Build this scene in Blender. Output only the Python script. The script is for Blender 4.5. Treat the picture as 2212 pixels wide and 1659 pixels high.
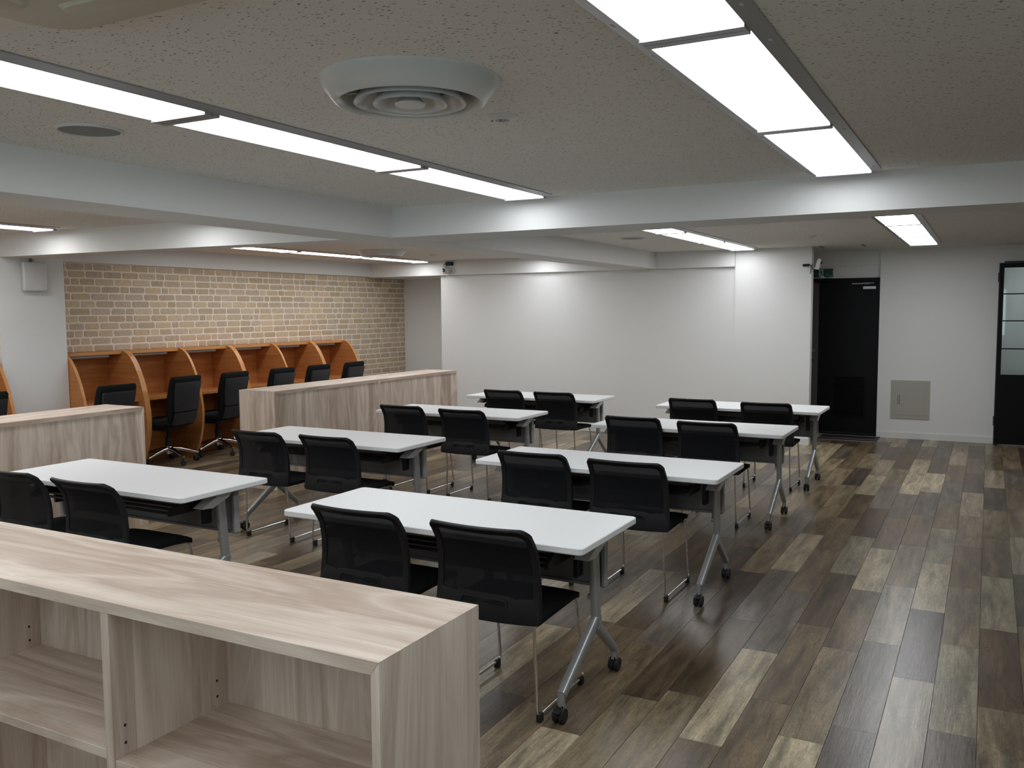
import bpy, bmesh, math, random
from mathutils import Vector, Matrix
random.seed(7)
for o in list(bpy.data.objects):
    bpy.data.objects.remove(o, do_unlink=True)
SC = bpy.context.scene
COL = SC.collection
PI = math.pi

# ------------------------------------------------------------------ camera
CAM_H = 1.6
YAW, PITCH, ROLL, FPX = 0.49401113, -0.08176553, -0.00709218, 1910.59
def cam_axes():
    sy, cy = math.sin(YAW), math.cos(YAW)
    sp, cp = math.sin(PITCH), math.cos(PITCH)
    f = Vector((-sy*cp, cy*cp, sp)); r = Vector((cy, sy, 0)); u = r.cross(f)
    r2 = math.cos(ROLL)*r + math.sin(ROLL)*u
    u2 = -math.sin(ROLL)*r + math.cos(ROLL)*u
    return r2, u2, f
RX, UX, FX = cam_axes()
cd = bpy.data.cameras.new('camera'); cam = bpy.data.objects.new('camera', cd); COL.objects.link(cam)
cd.sensor_fit = 'HORIZONTAL'; cd.sensor_width = 36.0; cd.lens = 36.0*FPX/2212.0; cd.clip_start = 0.05
M3 = Matrix((RX, UX, -FX)).transposed()
cam.matrix_world = Matrix.Translation((0, 0, CAM_H)) @ M3.to_4x4()
SC.camera = cam
def project(p):
    d = Vector(p) - Vector((0, 0, CAM_H)); z = d.dot(FX)
    if z < 0.05: return None
    return (1106 + FPX*d.dot(RX)/z, 829.5 - FPX*d.dot(UX)/z)

# ------------------------------------------------------------------ world, exposure
W = bpy.data.worlds.new('World'); SC.world = W; W.use_nodes = True
bg = W.node_tree.nodes['Background']
bg.inputs[0].default_value = (0.80, 0.90, 1.0, 1); bg.inputs[1].default_value = 4.2
SC.view_settings.view_transform = 'Standard'; SC.view_settings.look = 'None'
SC.view_settings.gamma = 1.0; SC.view_settings.use_curve_mapping = False
SC.view_settings.exposure = -0.20
SC.cycles.use_light_tree = False; SC.cycles.max_bounces = 6; SC.cycles.diffuse_bounces = 5; SC.cycles.glossy_bounces = 4; SC.cycles.transparent_max_bounces = 8
SC.cycles.caustics_reflective = False; SC.cycles.caustics_refractive = False
PANEL_COOL = ((0.93, 0.97, 1.0), 8.4)
PANEL_FAR = ((0.95, 0.98, 1.0), 11.0)
PANEL_WARM = ((0.96, 0.98, 0.99), 11.0)

# ------------------------------------------------------------------ materials
def newmat(name):
    m = bpy.data.materials.new(name); m.use_nodes = True
    nt = m.node_tree; b = nt.nodes['Principled BSDF']
    return m, nt, b
def N(nt, t, **kw):
    n = nt.nodes.new(t)
    for k, v in kw.items(): setattr(n, k, v)
    return n
def plain(name, col, rough=0.5, metal=0.0, bump=0.0, bscale=300.0, spec=0.5, var=0.04):
    m, nt, b = newmat(name)
    b.inputs['Roughness'].default_value = rough; b.inputs['Metallic'].default_value = metal
    b.inputs['Specular IOR Level'].default_value = spec
    tc = N(nt, 'ShaderNodeTexCoord'); no = N(nt, 'ShaderNodeTexNoise')
    no.inputs['Scale'].default_value = bscale; no.inputs['Detail'].default_value = 3
    nt.links.new(tc.outputs['Object'], no.inputs['Vector'])
    mx = N(nt, 'ShaderNodeMix', data_type='RGBA')
    mx.inputs['A'].default_value = (*[c*(1-var) for c in col], 1); mx.inputs['B'].default_value = (*[min(1, c*(1+var)) for c in col], 1)
    nt.links.new(no.outputs['Fac'], mx.inputs['Factor']); nt.links.new(mx.outputs['Result'], b.inputs['Base Color'])
    if bump:
        bp = N(nt, 'ShaderNodeBump'); bp.inputs['Strength'].default_value = bump; bp.inputs['Distance'].default_value = 0.002
        nt.links.new(no.outputs['Fac'], bp.inputs['Height']); nt.links.new(bp.outputs['Normal'], b.inputs['Normal'])
    return m
def wood(name, dark, light, axis, rough=0.45, ring=5.0, strip=7.0, contrast=1.0):
    # axis: direction of the grain in object space
    m, nt, b = newmat(name)
    b.inputs['Roughness'].default_value = rough; b.inputs['Specular IOR Level'].default_value = 0.35
    tc = N(nt, 'ShaderNodeTexCoord')
    def mapped(along, across):
        mp = N(nt, 'ShaderNodeMapping')
        s = [across]*3; s['xyz'.index(axis)] = along
        mp.inputs['Scale'].default_value = s
        nt.links.new(tc.outputs['Object'], mp.inputs['Vector']); return mp
    a = mapped(0.8, ring); n1 = N(nt, 'ShaderNodeTexNoise'); n1.inputs['Scale'].default_value = 1.0; n1.inputs['Detail'].default_value = 5; n1.inputs['Distortion'].default_value = 1.2
    nt.links.new(a.outputs[0], n1.inputs['Vector'])
    c = mapped(4.0, 240.0); n2 = N(nt, 'ShaderNodeTexNoise'); n2.inputs['Scale'].default_value = 1.0; n2.inputs['Detail'].default_value = 4
    nt.links.new(c.outputs[0], n2.inputs['Vector'])
    d = mapped(0.02, strip); vo = N(nt, 'ShaderNodeTexVoronoi'); vo.inputs['Scale'].default_value = 1.0
    nt.links.new(d.outputs[0], vo.inputs['Vector'])
    sp = N(nt, 'ShaderNodeSeparateColor'); nt.links.new(vo.outputs['Color'], sp.inputs[0])
    w = N(nt, 'ShaderNodeMath', operation='MULTIPLY_ADD'); nt.links.new(n1.outputs['Fac'], w.inputs[0]); w.inputs[1].default_value = 4.5; w.inputs[2].default_value = 0.0
    fr = N(nt, 'ShaderNodeMath', operation='PINGPONG'); nt.links.new(w.outputs[0], fr.inputs[0]); fr.inputs[1].default_value = 0.5
    s1 = N(nt, 'ShaderNodeMath', operation='MULTIPLY_ADD'); nt.links.new(fr.outputs[0], s1.inputs[0]); s1.inputs[1].default_value = 0.62*contrast
    s2 = N(nt, 'ShaderNodeMath', operation='MULTIPLY_ADD'); nt.links.new(n2.outputs['Fac'], s2.inputs[0]); s2.inputs[1].default_value = 0.42*contrast
    s3 = N(nt, 'ShaderNodeMath', operation='MULTIPLY'); nt.links.new(sp.outputs[0], s3.inputs[0]); s3.inputs[1].default_value = 0.30*contrast
    nt.links.new(s3.outputs[0], s2.inputs[2]); nt.links.new(s2.outputs[0], s1.inputs[2])
    ra = N(nt, 'ShaderNodeValToRGB'); nt.links.new(s1.outputs[0], ra.inputs[0])
    ra.color_ramp.elements[0].position = 0.22; ra.color_ramp.elements[0].color = (*dark, 1)
    ra.color_ramp.elements[1].position = 0.72; ra.color_ramp.elements[1].color = (*light, 1)
    nt.links.new(ra.outputs[0], b.inputs['Base Color'])
    bp = N(nt, 'ShaderNodeBump'); bp.inputs['Strength'].default_value = 0.12; bp.inputs['Distance'].default_value = 0.001
    nt.links.new(n2.outputs['Fac'], bp.inputs['Height']); nt.links.new(bp.outputs['Normal'], b.inputs['Normal'])
    return m
def plank_mat(name, attr):
    m, nt, b = newmat(name)
    b.inputs['Specular IOR Level'].default_value = 0.5
    tc = N(nt, 'ShaderNodeTexCoord'); oi = N(nt, 'ShaderNodeObjectInfo')
    if attr:
        at = N(nt, 'ShaderNodeAttribute', attribute_name='plank'); col = at.outputs['Color']; rnd = at.outputs['Alpha']
    else:
        col = oi.outputs['Color']; rnd = oi.outputs['Random']
    off = N(nt, 'ShaderNodeMath', operation='MULTIPLY'); nt.links.new(rnd, off.inputs[0]); off.inputs[1].default_value = 97.0
    cb = N(nt, 'ShaderNodeCombineXYZ'); nt.links.new(off.outputs[0], cb.inputs[0]); nt.links.new(off.outputs[0], cb.inputs[2]); nt.links.new(off.outputs[0], cb.inputs[1])
    va = N(nt, 'ShaderNodeVectorMath', operation='ADD'); nt.links.new(tc.outputs['Object'], va.inputs[0]); nt.links.new(cb.outputs[0], va.inputs[1])
    def noise(sx, sy, det, dist):
        mp = N(nt, 'ShaderNodeMapping'); mp.inputs['Scale'].default_value = (sx, sy, 1)
        nt.links.new(va.outputs[0], mp.inputs['Vector'])
        no = N(nt, 'ShaderNodeTexNoise'); no.inputs['Scale'].default_value = 1.0; no.inputs['Detail'].default_value = det; no.inputs['Distortion'].default_value = dist
        nt.links.new(mp.outputs[0], no.inputs['Vector']); return no
    n1 = noise(17, 2.0, 6, 0.6); n2 = noise(150, 9, 5, 0.3); n3 = noise(60, 30, 6, 1.5)
    r1 = N(nt, 'ShaderNodeMapRange'); nt.links.new(n1.outputs['Fac'], r1.inputs[0]); r1.inputs[1].default_value = 0.30; r1.inputs[2].default_value = 0.70; r1.inputs[3].default_value = 0.50; r1.inputs[4].default_value = 1.38
    r2 = N(nt, 'ShaderNodeMapRange'); nt.links.new(n2.outputs['Fac'], r2.inputs[0]); r2.inputs[1].default_value = 0.25; r2.inputs[2].default_value = 0.75; r2.inputs[3].default_value = 0.70; r2.inputs[4].default_value = 1.30
    r3 = N(nt, 'ShaderNodeMapRange'); nt.links.new(n3.outputs['Fac'], r3.inputs[0]); r3.inputs[1].default_value = 0.3; r3.inputs[2].default_value = 0.7; r3.inputs[3].default_value = 0.78; r3.inputs[4].default_value = 1.22
    m1 = N(nt, 'ShaderNodeMath', operation='MULTIPLY'); nt.links.new(r1.outputs[0], m1.inputs[0]); nt.links.new(r2.outputs[0], m1.inputs[1])
    m2 = N(nt, 'ShaderNodeMath', operation='MULTIPLY'); nt.links.new(m1.outputs[0], m2.inputs[0]); nt.links.new(r3.outputs[0], m2.inputs[1])
    vm = N(nt, 'ShaderNodeVectorMath', operation='SCALE'); nt.links.new(col, vm.inputs[0]); nt.links.new(m2.outputs[0], vm.inputs['Scale'])
    nt.links.new(vm.outputs[0], b.inputs['Base Color'])
    rr = N(nt, 'ShaderNodeMapRange'); nt.links.new(n3.outputs['Fac'], rr.inputs[0]); rr.inputs[3].default_value = 0.24; rr.inputs[4].default_value = 0.36
    nt.links.new(rr.outputs[0], b.inputs['Roughness'])
    bp = N(nt, 'ShaderNodeBump'); bp.inputs['Strength'].default_value = 0.25; bp.inputs['Distance'].default_value = 0.001
    nt.links.new(n2.outputs['Fac'], bp.inputs['Height']); nt.links.new(bp.outputs['Normal'], b.inputs['Normal'])
    return m
def ceiling_mat():
    m, nt, b = newmat('fissured_board'); b.inputs['Roughness'].default_value = 0.9; b.inputs['Specular IOR Level'].default_value = 0.1
    tc = N(nt, 'ShaderNodeTexCoord')
    wn = N(nt, 'ShaderNodeTexNoise'); wn.inputs['Scale'].default_value = 34; wn.inputs['Detail'].default_value = 1.5
    nt.links.new(tc.outputs['Object'], wn.inputs['Vector'])
    wm = N(nt, 'ShaderNodeVectorMath', operation='MULTIPLY_ADD'); nt.links.new(wn.outputs['Color'], wm.inputs[0]); wm.inputs[1].default_value = (0.022, 0.022, 0.0); nt.links.new(tc.outputs['Object'], wm.inputs[2])
    mp = N(nt, 'ShaderNodeMapping'); mp.inputs['Scale'].default_value = (36, 92, 0); mp.inputs['Rotation'].default_value = (0, 0, 0.35)
    nt.links.new(wm.outputs[0], mp.inputs['Vector'])
    no = N(nt, 'ShaderNodeTexVoronoi', voronoi_dimensions='2D'); no.inputs['Scale'].default_value = 1.0; no.inputs['Randomness'].default_value = 1.0
    nt.links.new(mp.outputs[0], no.inputs['Vector'])
    sc2 = N(nt, 'ShaderNodeSeparateColor'); nt.links.new(no.outputs['Color'], sc2.inputs[0])
    th = N(nt, 'ShaderNodeMath', operation='MULTIPLY_ADD'); nt.links.new(sc2.outputs[0], th.inputs[0]); th.inputs[1].default_value = 0.34; th.inputs[2].default_value = -0.10
    df = N(nt, 'ShaderNodeMath', operation='SUBTRACT'); nt.links.new(th.outputs[0], df.inputs[0]); nt.links.new(no.outputs['Distance'], df.inputs[1])
    ra = N(nt, 'ShaderNodeValToRGB'); nt.links.new(df.outputs[0], ra.inputs[0])
    ra.color_ramp.elements[0].position = 0.0; ra.color_ramp.elements[0].color = (0, 0, 0, 1)
    ra.color_ramp.elements[1].position = 0.06; ra.color_ramp.elements[1].color = (1, 1, 1, 1)
    n2 = N(nt, 'ShaderNodeTexNoise'); n2.inputs['Scale'].default_value = 160; n2.inputs['Detail'].default_value = 2
    nt.links.new(tc.outputs['Object'], n2.inputs['Vector'])
    r2 = N(nt, 'ShaderNodeValToRGB'); nt.links.new(n2.outputs['Fac'], r2.inputs[0])
    r2.color_ramp.elements[0].position = 0.70; r2.color_ramp.elements[0].color = (0, 0, 0, 1)
    r2.color_ramp.elements[1].position = 0.72; r2.color_ramp.elements[1].color = (1, 1, 1, 1)
    ad = N(nt, 'ShaderNodeMath', operation='MAXIMUM'); nt.links.new(ra.outputs[0], ad.inputs[0]); nt.links.new(r2.outputs[0], ad.inputs[1])
    mx = N(nt, 'ShaderNodeMix', data_type='RGBA'); nt.links.new(ad.outputs[0], mx.inputs['Factor'])
    mx.inputs['A'].default_value = (0.78, 0.765, 0.73, 1); mx.inputs['B'].default_value = (0.24, 0.225, 0.205, 1)
    nt.links.new(mx.outputs['Result'], b.inputs['Base Color'])
    iv = N(nt, 'ShaderNodeMath', operation='SUBTRACT'); iv.inputs[0].default_value = 1.0; nt.links.new(ad.outputs[0], iv.inputs[1])
    bp = N(nt, 'ShaderNodeBump'); bp.inputs['Strength'].default_value = 0.5; bp.inputs['Distance'].default_value = 0.003
    nt.links.new(iv.outputs[0], bp.inputs['Height']); nt.links.new(bp.outputs['Normal'], b.inputs['Normal'])
    return m
def tinted(name, rough, bump, vr=0.25, attr=False):
    # colour from the object itself, clouded by noise (bricks)
    m, nt, b = newmat(name); b.inputs['Roughness'].default_value = rough; b.inputs['Specular IOR Level'].default_value = 0.2
    tc = N(nt, 'ShaderNodeTexCoord')
    if attr: src = N(nt, 'ShaderNodeAttribute', attribute_name='plank').outputs['Color']
    else: src = N(nt, 'ShaderNodeObjectInfo').outputs['Color']
    ge = N(nt, 'ShaderNodeNewGeometry')
    no = N(nt, 'ShaderNodeTexNoise'); no.inputs['Scale'].default_value = 22; no.inputs['Detail'].default_value = 5
    nt.links.new(ge.outputs['Position'], no.inputs['Vector'])
    mr = N(nt, 'ShaderNodeMapRange'); nt.links.new(no.outputs['Fac'], mr.inputs[0]); mr.inputs[1].default_value = 0.3; mr.inputs[2].default_value = 0.7; mr.inputs[3].default_value = 1-vr; mr.inputs[4].default_value = 1+vr
    vm = N(nt, 'ShaderNodeVectorMath', operation='SCALE'); nt.links.new(src, vm.inputs[0]); nt.links.new(mr.outputs[0], vm.inputs['Scale'])
    nt.links.new(vm.outputs[0], b.inputs['Base Color'])
    bp = N(nt, 'ShaderNodeBump'); bp.inputs['Strength'].default_value = bump; bp.inputs['Distance'].default_value = 0.003
    nt.links.new(no.outputs['Fac'], bp.inputs['Height']); nt.links.new(bp.outputs['Normal'], b.inputs['Normal'])
    return m
def emit(name, col, st):
    m, nt, b = newmat(name)
    b.inputs['Base Color'].default_value = (0.85, 0.85, 0.85, 1)
    b.inputs['Emission Color'].default_value = (*col, 1); b.inputs['Emission Strength'].default_value = st
    return m
def mesh_fabric(name):
    m, nt, b = newmat(name)
    b.inputs['Base Color'].default_value = (0.008, 0.009, 0.011, 1); b.inputs['Roughness'].default_value = 0.75; b.inputs['Specular IOR Level'].default_value = 0.15
    tc = N(nt, 'ShaderNodeTexCoord'); mp = N(nt, 'ShaderNodeMapping'); mp.inputs['Scale'].default_value = (420, 1, 420)
    nt.links.new(tc.outputs['Object'], mp.inputs['Vector'])
    ck = N(nt, 'ShaderNodeTexChecker'); ck.inputs['Scale'].default_value = 1.0; nt.links.new(mp.outputs[0], ck.inputs['Vector'])
    tr = N(nt, 'ShaderNodeBsdfTransparent'); mx = N(nt, 'ShaderNodeMixShader')
    mu = N(nt, 'ShaderNodeMath', operation='MULTIPLY'); nt.links.new(ck.outputs['Fac'], mu.inputs[0]); mu.inputs[1].default_value = 0.05
    out = nt.nodes['Material Output']
    nt.links.new(mu.outputs[0], mx.inputs[0]); nt.links.new(b.outputs[0], mx.inputs[1]); nt.links.new(tr.outputs[0], mx.inputs[2])
    nt.links.new(mx.outputs[0], out.inputs['Surface'])
    return m
def glass_mat():
    m, nt, b = newmat('pane_glass')
    tr = N(nt, 'ShaderNodeBsdfTransparent'); tr.inputs[0].default_value = (0.86, 0.92, 0.90, 1)
    gl = N(nt, 'ShaderNodeBsdfGlossy'); gl.inputs['Roughness'].default_value = 0.02
    fr = N(nt, 'ShaderNodeFresnel'); fr.inputs[0].default_value = 1.7
    mx = N(nt, 'ShaderNodeMixShader'); nt.links.new(fr.outputs[0], mx.inputs[0]); nt.links.new(tr.outputs[0], mx.inputs[1]); nt.links.new(gl.outputs[0], mx.inputs[2])
    nt.links.new(mx.outputs[0], nt.nodes['Material Output'].inputs['Surface'])
    return m

M = {}
M['wall'] = plain('white_wallpaper', (0.775, 0.773, 0.768), 0.85, 0, 0.25, 420, 0.2, 0.02)
M['ceil'] = ceiling_mat()
M['mortar'] = plain('pale_mortar', (0.80, 0.725, 0.62), 0.9, 0, 0.4, 90, 0.2, 0.06)
M['brick'] = tinted('beige_brick', 0.85, 0.35, 0.10)
M['brick_a'] = tinted('beige_brick_far', 0.85, 0.35, 0.10, True)
M['subfloor'] = plain('dark_subfloor', (0.03, 0.025, 0.02), 0.8)
M['plank'] = plank_mat('vinyl_plank', False)
M['plank_a'] = plank_mat('vinyl_plank_far', True)
M['base'] = plain('white_vinyl_skirting', (0.72, 0.72, 0.72), 0.5, 0, 0, 50, 0.4, 0.02)
LD, LL = (0.46, 0.345, 0.268), (0.80, 0.685, 0.59)
M['oak_x'] = wood('pale_walnut_x', LD, LL, 'x', contrast=0.9); M['oak_y'] = wood('pale_walnut_y', LD, LL, 'y', contrast=0.9); M['oak_z'] = wood('pale_walnut_z', LD, LL, 'z', contrast=0.9)
CD, CL = (0.42, 0.155, 0.045), (0.58, 0.25, 0.085)
M['car_x'] = wood('cherry_x', CD, CL, 'x', 0.4, 12, 5, 0.8); M['car_y'] = wood('cherry_y', CD, CL, 'y', 0.4, 12, 5, 0.8)
M['car_edge'] = plain('cherry_edge_band', (0.60, 0.27, 0.085), 0.35, 0, 0, 60, 0.5, 0.08)
M['white_top'] = plain('white_laminate', (0.80, 0.81, 0.82), 0.42, 0, 0, 200, 0.4, 0.01)
M['alu'] = plain('silver_paint', (0.42, 0.43, 0.44), 0.38, 0.6, 0, 200, 0.5, 0.03)
M['alu_grey'] = plain('grey_steel_panel', (0.30, 0.30, 0.31), 0.5, 0.0, 0, 200, 0.4, 0.03)
M['lever'] = plain('bright_silver_lever', (0.62, 0.63, 0.65), 0.3, 0.5, 0, 100, 0.5, 0.02)
M['chrome'] = plain('chrome', (0.72, 0.72, 0.73), 0.10, 1.0, 0, 100, 0.5, 0.01)
M['blk'] = plain('black_plastic', (0.009, 0.010, 0.012), 0.5, 0, 0.1, 600, 0.3, 0.1)
M['blk_soft'] = plain('black_fabric', (0.010, 0.011, 0.012), 0.9, 0, 0.4, 900, 0.15, 0.15)
M['blk_shell'] = plain('charcoal_shell', (0.022, 0.024, 0.029), 0.38, 0, 0, 300, 0.5, 0.1)
M['blk_metal'] = plain('black_paint', (0.012, 0.012, 0.013), 0.4, 0, 0, 300, 0.5, 0.1)
M['rubber'] = plain('black_rubber', (0.012, 0.012, 0.012), 0.6)
M['mesh'] = mesh_fabric('black_mesh')
M['door'] = plain('black_door_paint', (0.005, 0.0055, 0.0065), 0.5, 0, 0.05, 150, 0.15, 0.1)
M['steel'] = plain('brushed_steel', (0.32, 0.32, 0.32), 0.35, 0.9, 0, 200, 0.5, 0.05)
M['panel_beige'] = plain('beige_steel', (0.42, 0.405, 0.36), 0.5, 0, 0, 200, 0.3, 0.02)
M['plastic_w'] = plain('white_plastic', (0.62, 0.62, 0.61), 0.35, 0, 0, 100, 0.5, 0.02)
M['plastic_cream'] = plain('aged_cream_plastic', (0.55, 0.53, 0.43), 0.45, 0, 0, 60, 0.4, 0.03)
M['diff'] = plain('grey_white_enamel', (0.55, 0.55, 0.54), 0.22, 0, 0, 100, 0.5, 0.02)
M['dark_in'] = plain('dark_duct', (0.05, 0.05, 0.05), 0.8)
M['spk'] = plain('grey_speaker_net', (0.26, 0.26, 0.255), 0.7, 0.0, 0.6, 900, 0.3, 0.2)
M['flange'] = plain('light_fitting_flange', (0.36, 0.36, 0.38), 0.3, 0.3, 0, 50, 0.5, 0.05)
M['panel_cool'] = emit('cool_light_diffuser', *PANEL_COOL); M['panel_far'] = emit('far_light_diffuser', *PANEL_FAR); M['panel_warm'] = emit('warm_light_diffuser', *PANEL_WARM)
M['green'] = plain('exit_green', (0.006, 0.075, 0.045), 0.35, 0, 0, 50, 0.5, 0.05)
M['sign_w'] = plain('sign_white', (0.55, 0.60, 0.57), 0.4, 0, 0, 50, 0.5, 0.02)
M['glass'] = glass_mat()
M['lens'] = plain('black_lens', (0.01, 0.01, 0.015), 0.08)
M['plate'] = plain('dull_grey_steel', (0.085, 0.083, 0.08), 0.45, 0.2, 0, 200, 0.4, 0.05)
M['sill'] = plain('dark_threshold', (0.030, 0.022, 0.017), 0.5, 0, 0, 40, 0.5, 0.2)
M['blind'] = plain('blind_slat', (0.72, 0.73, 0.72), 0.5)
M['tube'] = plain('grey_lamp_cover', (0.33, 0.32, 0.32), 0.35, 0, 0, 50, 0.5, 0.05)
M['hole'] = plain('dark_pin_hole', (0.02, 0.015, 0.012), 0.7)

# ------------------------------------------------------------------ mesh helpers
class B:
    def __init__(s): s.bm = bmesh.new()
    def box(s, x0, x1, y0, y1, z0, z1, bev=0.0, seg=2, only=None):
        r = bmesh.ops.create_cube(s.bm, size=1.0)
        vs = r['verts']
        for v in vs:
            v.co = Vector(((x0+x1)/2 + v.co.x*(x1-x0), (y0+y1)/2 + v.co.y*(y1-y0), (z0+z1)/2 + v.co.z*(z1-z0)))
        if bev:
            es = set(e for v in vs for e in v.link_edges)
            if only == 'z': es = [e for e in es if abs(e.verts[0].co.z-e.verts[1].co.z) > 1e-6]
            bmesh.ops.bevel(s.bm, geom=list(es), offset=bev, segments=seg, affect='EDGES', profile=0.5)
        return s
    def ring(s, pts): return [s.bm.verts.new(p) for p in pts]
    def bridge(s, a, b):
        n = len(a)
        for i in range(n):
            j = (i+1) % n
            try: s.bm.faces.new((a[i], a[j], b[j], b[i]))
            except ValueError: pass
    def cap(s, a, rev=False):
        try: s.bm.faces.new(list(reversed(a)) if rev else a)
        except ValueError: pass
    def loft(s, rings, caps=True):
        rr = [s.ring(r) for r in rings]
        for a, b in zip(rr, rr[1:]): s.bridge(a, b)
        if caps: s.cap(rr[0], True); s.cap(rr[-1])
        return s
    def tube(s, path, r, seg=8, closed=False):
        P = [Vector(p) for p in path]; n = len(P); rings = []
        up = None
        for i in range(n):
            if closed: t = (P[(i+1) % n]-P[i-1]).normalized()
            else: t = (P[min(i+1, n-1)]-P[max(i-1, 0)]).normalized()
            if up is None:
                up = Vector((0, 0, 1)) if abs(t.z) < 0.9 else Vector((1, 0, 0))
            u = (up - t*up.dot(t)).normalized(); w = t.cross(u); up = u
            rings.append([P[i] + r*(math.cos(2*PI*k/seg)*u + math.sin(2*PI*k/seg)*w) for k in range(seg)])
        if closed:
            rr = [s.ring(x) for x in rings]
            for i in range(n): s.bridge(rr[i], rr[(i+1) % n])
        else: s.loft(rings)
        return s
    def cyl(s, p0, p1, r, r2=None, seg=16):
        p0 = Vector(p0); p1 = Vector(p1); t = (p1-p0).normalized()
        up = Vector((0, 0, 1)) if abs(t.z) < 0.9 else Vector((1, 0, 0))
        u = (up - t*up.dot(t)).normalized(); w = t.cross(u); r2 = r if r2 is None else r2
        s.loft([[p + q*(math.cos(2*PI*k/seg)*u + math.sin(2*PI*k/seg)*w) for k in range(seg)] for p, q in ((p0, r), (p1, r2))])
        return s
    def lathe(s, prof, c=(0, 0, 0), seg=40, closed=False):
        rr = []
        for r, z in prof:
            rr.append(s.ring([(c[0]+r*math.cos(2*PI*k/seg), c[1]+r*math.sin(2*PI*k/seg), c[2]+z) for k in range(seg)]))
        for a, b in zip(rr, rr[1:]): s.bridge(a, b)
        if closed: s.bridge(rr[-1], rr[0])
        return s
    def prism(s, pts, axis, d0, d1):
        # pts: 2D outline in the two remaining axes (in xyz order)
        def P(p, d):
            if axis == 'x': return (d, p[0], p[1])
            if axis == 'y': return (p[0], d, p[1])
            return (p[0], p[1], d)
        s.loft([[P(p, d0) for p in pts], [P(p, d1) for p in pts]]); return s
    def build(s, name, mat, parent=None, smooth=None, loc=None):
        bmesh.ops.remove_doubles(s.bm, verts=s.bm.verts, dist=1e-6)
        bmesh.ops.recalc_face_normals(s.bm, faces=s.bm.faces)
        me = bpy.data.meshes.new(name); s.bm.to_mesh(me); s.bm.free()
        me.materials.append(mat)
        if smooth:
            for p in me.polygons: p.use_smooth = True
            me.set_sharp_from_angle(angle=math.radians(smooth))
        return link(name, me, parent, loc)
def link(name, me, parent=None, loc=None):
    o = bpy.data.objects.new(name, me); COL.objects.link(o)
    if parent is not None: o.parent = parent
    if loc is not None: o.location = loc
    return o
def thing(name, label, cat, loc=(0, 0, 0), rz=0.0, group=None):
    o = bpy.data.objects.new(name, None); COL.objects.link(o); o.empty_display_size = 0.1
    o.location = loc; o.rotation_euler = (0, 0, rz); o['label'] = label; o['category'] = cat
    if group: o['group'] = group
    return o
def tag(o, label, cat, group=None):
    o['label'] = label; o['category'] = cat
    if group: o['group'] = group
    return o
def struct(o, label=None):
    o['kind'] = 'structure'
    if label: o['label'] = label
    return o
def dup(root, loc, rz=0.0, label=None):
    r = root.copy(); COL.objects.link(r); r.location = loc; r.rotation_euler = (0, 0, rz)
    if label: r['label'] = label
    for ch in list(root.children):
        c = ch.copy(); COL.objects.link(c); c.parent = r
        for g in list(ch.children):
            d = g.copy(); COL.objects.link(d); d.parent = c
    return r
def rrect(w, h, r, n=5, cx=0.0, cy=0.0):
    pts = []
    for sx, sy, a0 in ((1, 1, 0), (-1, 1, PI/2), (-1, -1, PI), (1, -1, 1.5*PI)):
        for k in range(n+1):
            a = a0 + k*(PI/2)/n
            pts.append((cx + sx*(w/2-r) + r*math.cos(a), cy + sy*(h/2-r) + r*math.sin(a)))
    return pts
def fillet(path, r, n=5):
    P = [Vector(p) for p in path]; out = [P[0]]
    for i in range(1, len(P)-1):
        a = (P[i-1]-P[i]); b = (P[i+1]-P[i]); rr = min(r, a.length*0.45, b.length*0.45)
        p0 = P[i]+a.normalized()*rr; p1 = P[i]+b.normalized()*rr
        for k in range(n+1):
            t = k/n; out.append((1-t)**2*p0 + 2*t*(1-t)*P[i] + t*t*p1)
    out.append(P[-1]); return out

# ------------------------------------------------------------------ the room
ZC, ZB = 2.33, 2.125
XL, XR, YR = -8.28, 3.0, -2.6
fl = struct(B().box(XL-0.2, XR+0.2, YR-0.2, 13.5, -0.06, -0.004).build('floor', M['subfloor']), 'dark brown and pale grey wood plank floor')
ce = struct(B().box(XL-0.2, XR+0.2, YR-0.2, 13.5, ZC, ZC+0.08).build('ceiling', M['ceil']), 'grey-white ceiling of fissured mineral boards')
bw = struct(B().box(XL-0.15, XL, YR, 12.0, 0, ZC).build('wall_left', M['mortar']), 'wall of beige bricks with pale joints')
struct(B().box(XL, -6.5, 11.75, 11.9, 0, ZC).build('wall_alcove', M['wall']), 'shaded wall of the alcove beside the bricks')
struct(B().box(-7.0, -2.73, 10.85, 11.75, 0, ZC).build('wall_back', M['wall']), 'broad white wall behind the tables')
struct(B().box(-2.73, -1.84, 10.80, 10.93, 0, ZC).build('wall_pier', M['wall']), 'white wall section beside the black door')
hd = B(); hd.box(-2.6, -1.18, 11.93, 12.05, 1.985, ZC); hd.box(-2.6, -1.18, 11.915, 11.93, 2.145, ZC); hd.box(-2.6, -2.15, 11.90, 12.05, 0, 1.985)
struct(B().box(-2.6, -0.05, 12.06, 12.12, 0, ZC).build('wall_light_stop', M['wall']))  # added unseen backing, stops world light showing in the gap under the door
struct(B().box(-2.73, -2.6, 10.93, 12.12, 0, ZC).build('wall_pier_return', M['wall']))
struct(hd.build('wall_header', M['wall']), 'shaded white wall over the black door')
rw = B(); rw.box(-1.2, 0.14, 11.85, 12.05, 0, ZC); rw.box(0.14, 1.0, 11.85, 12.05, 2.08, ZC); rw.box(1.0, XR, 11.85, 12.05, 0, ZC)
struct(rw.build('wall_right', M['wall']), 'white wall with a beige access panel')
SY0, SY1, SZ0, SZ1 = -1.8, 2.0, 0.85, 2.12
ws = B(); ws.box(XR, XR+0.12, YR, SY0, 0, ZC); ws.box(XR, XR+0.12, SY1, 13.4, 0, ZC); ws.box(XR, XR+0.12, SY0, SY1, 0, SZ0); ws.box(XR, XR+0.12, SY0, SY1, SZ1, ZC)
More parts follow.
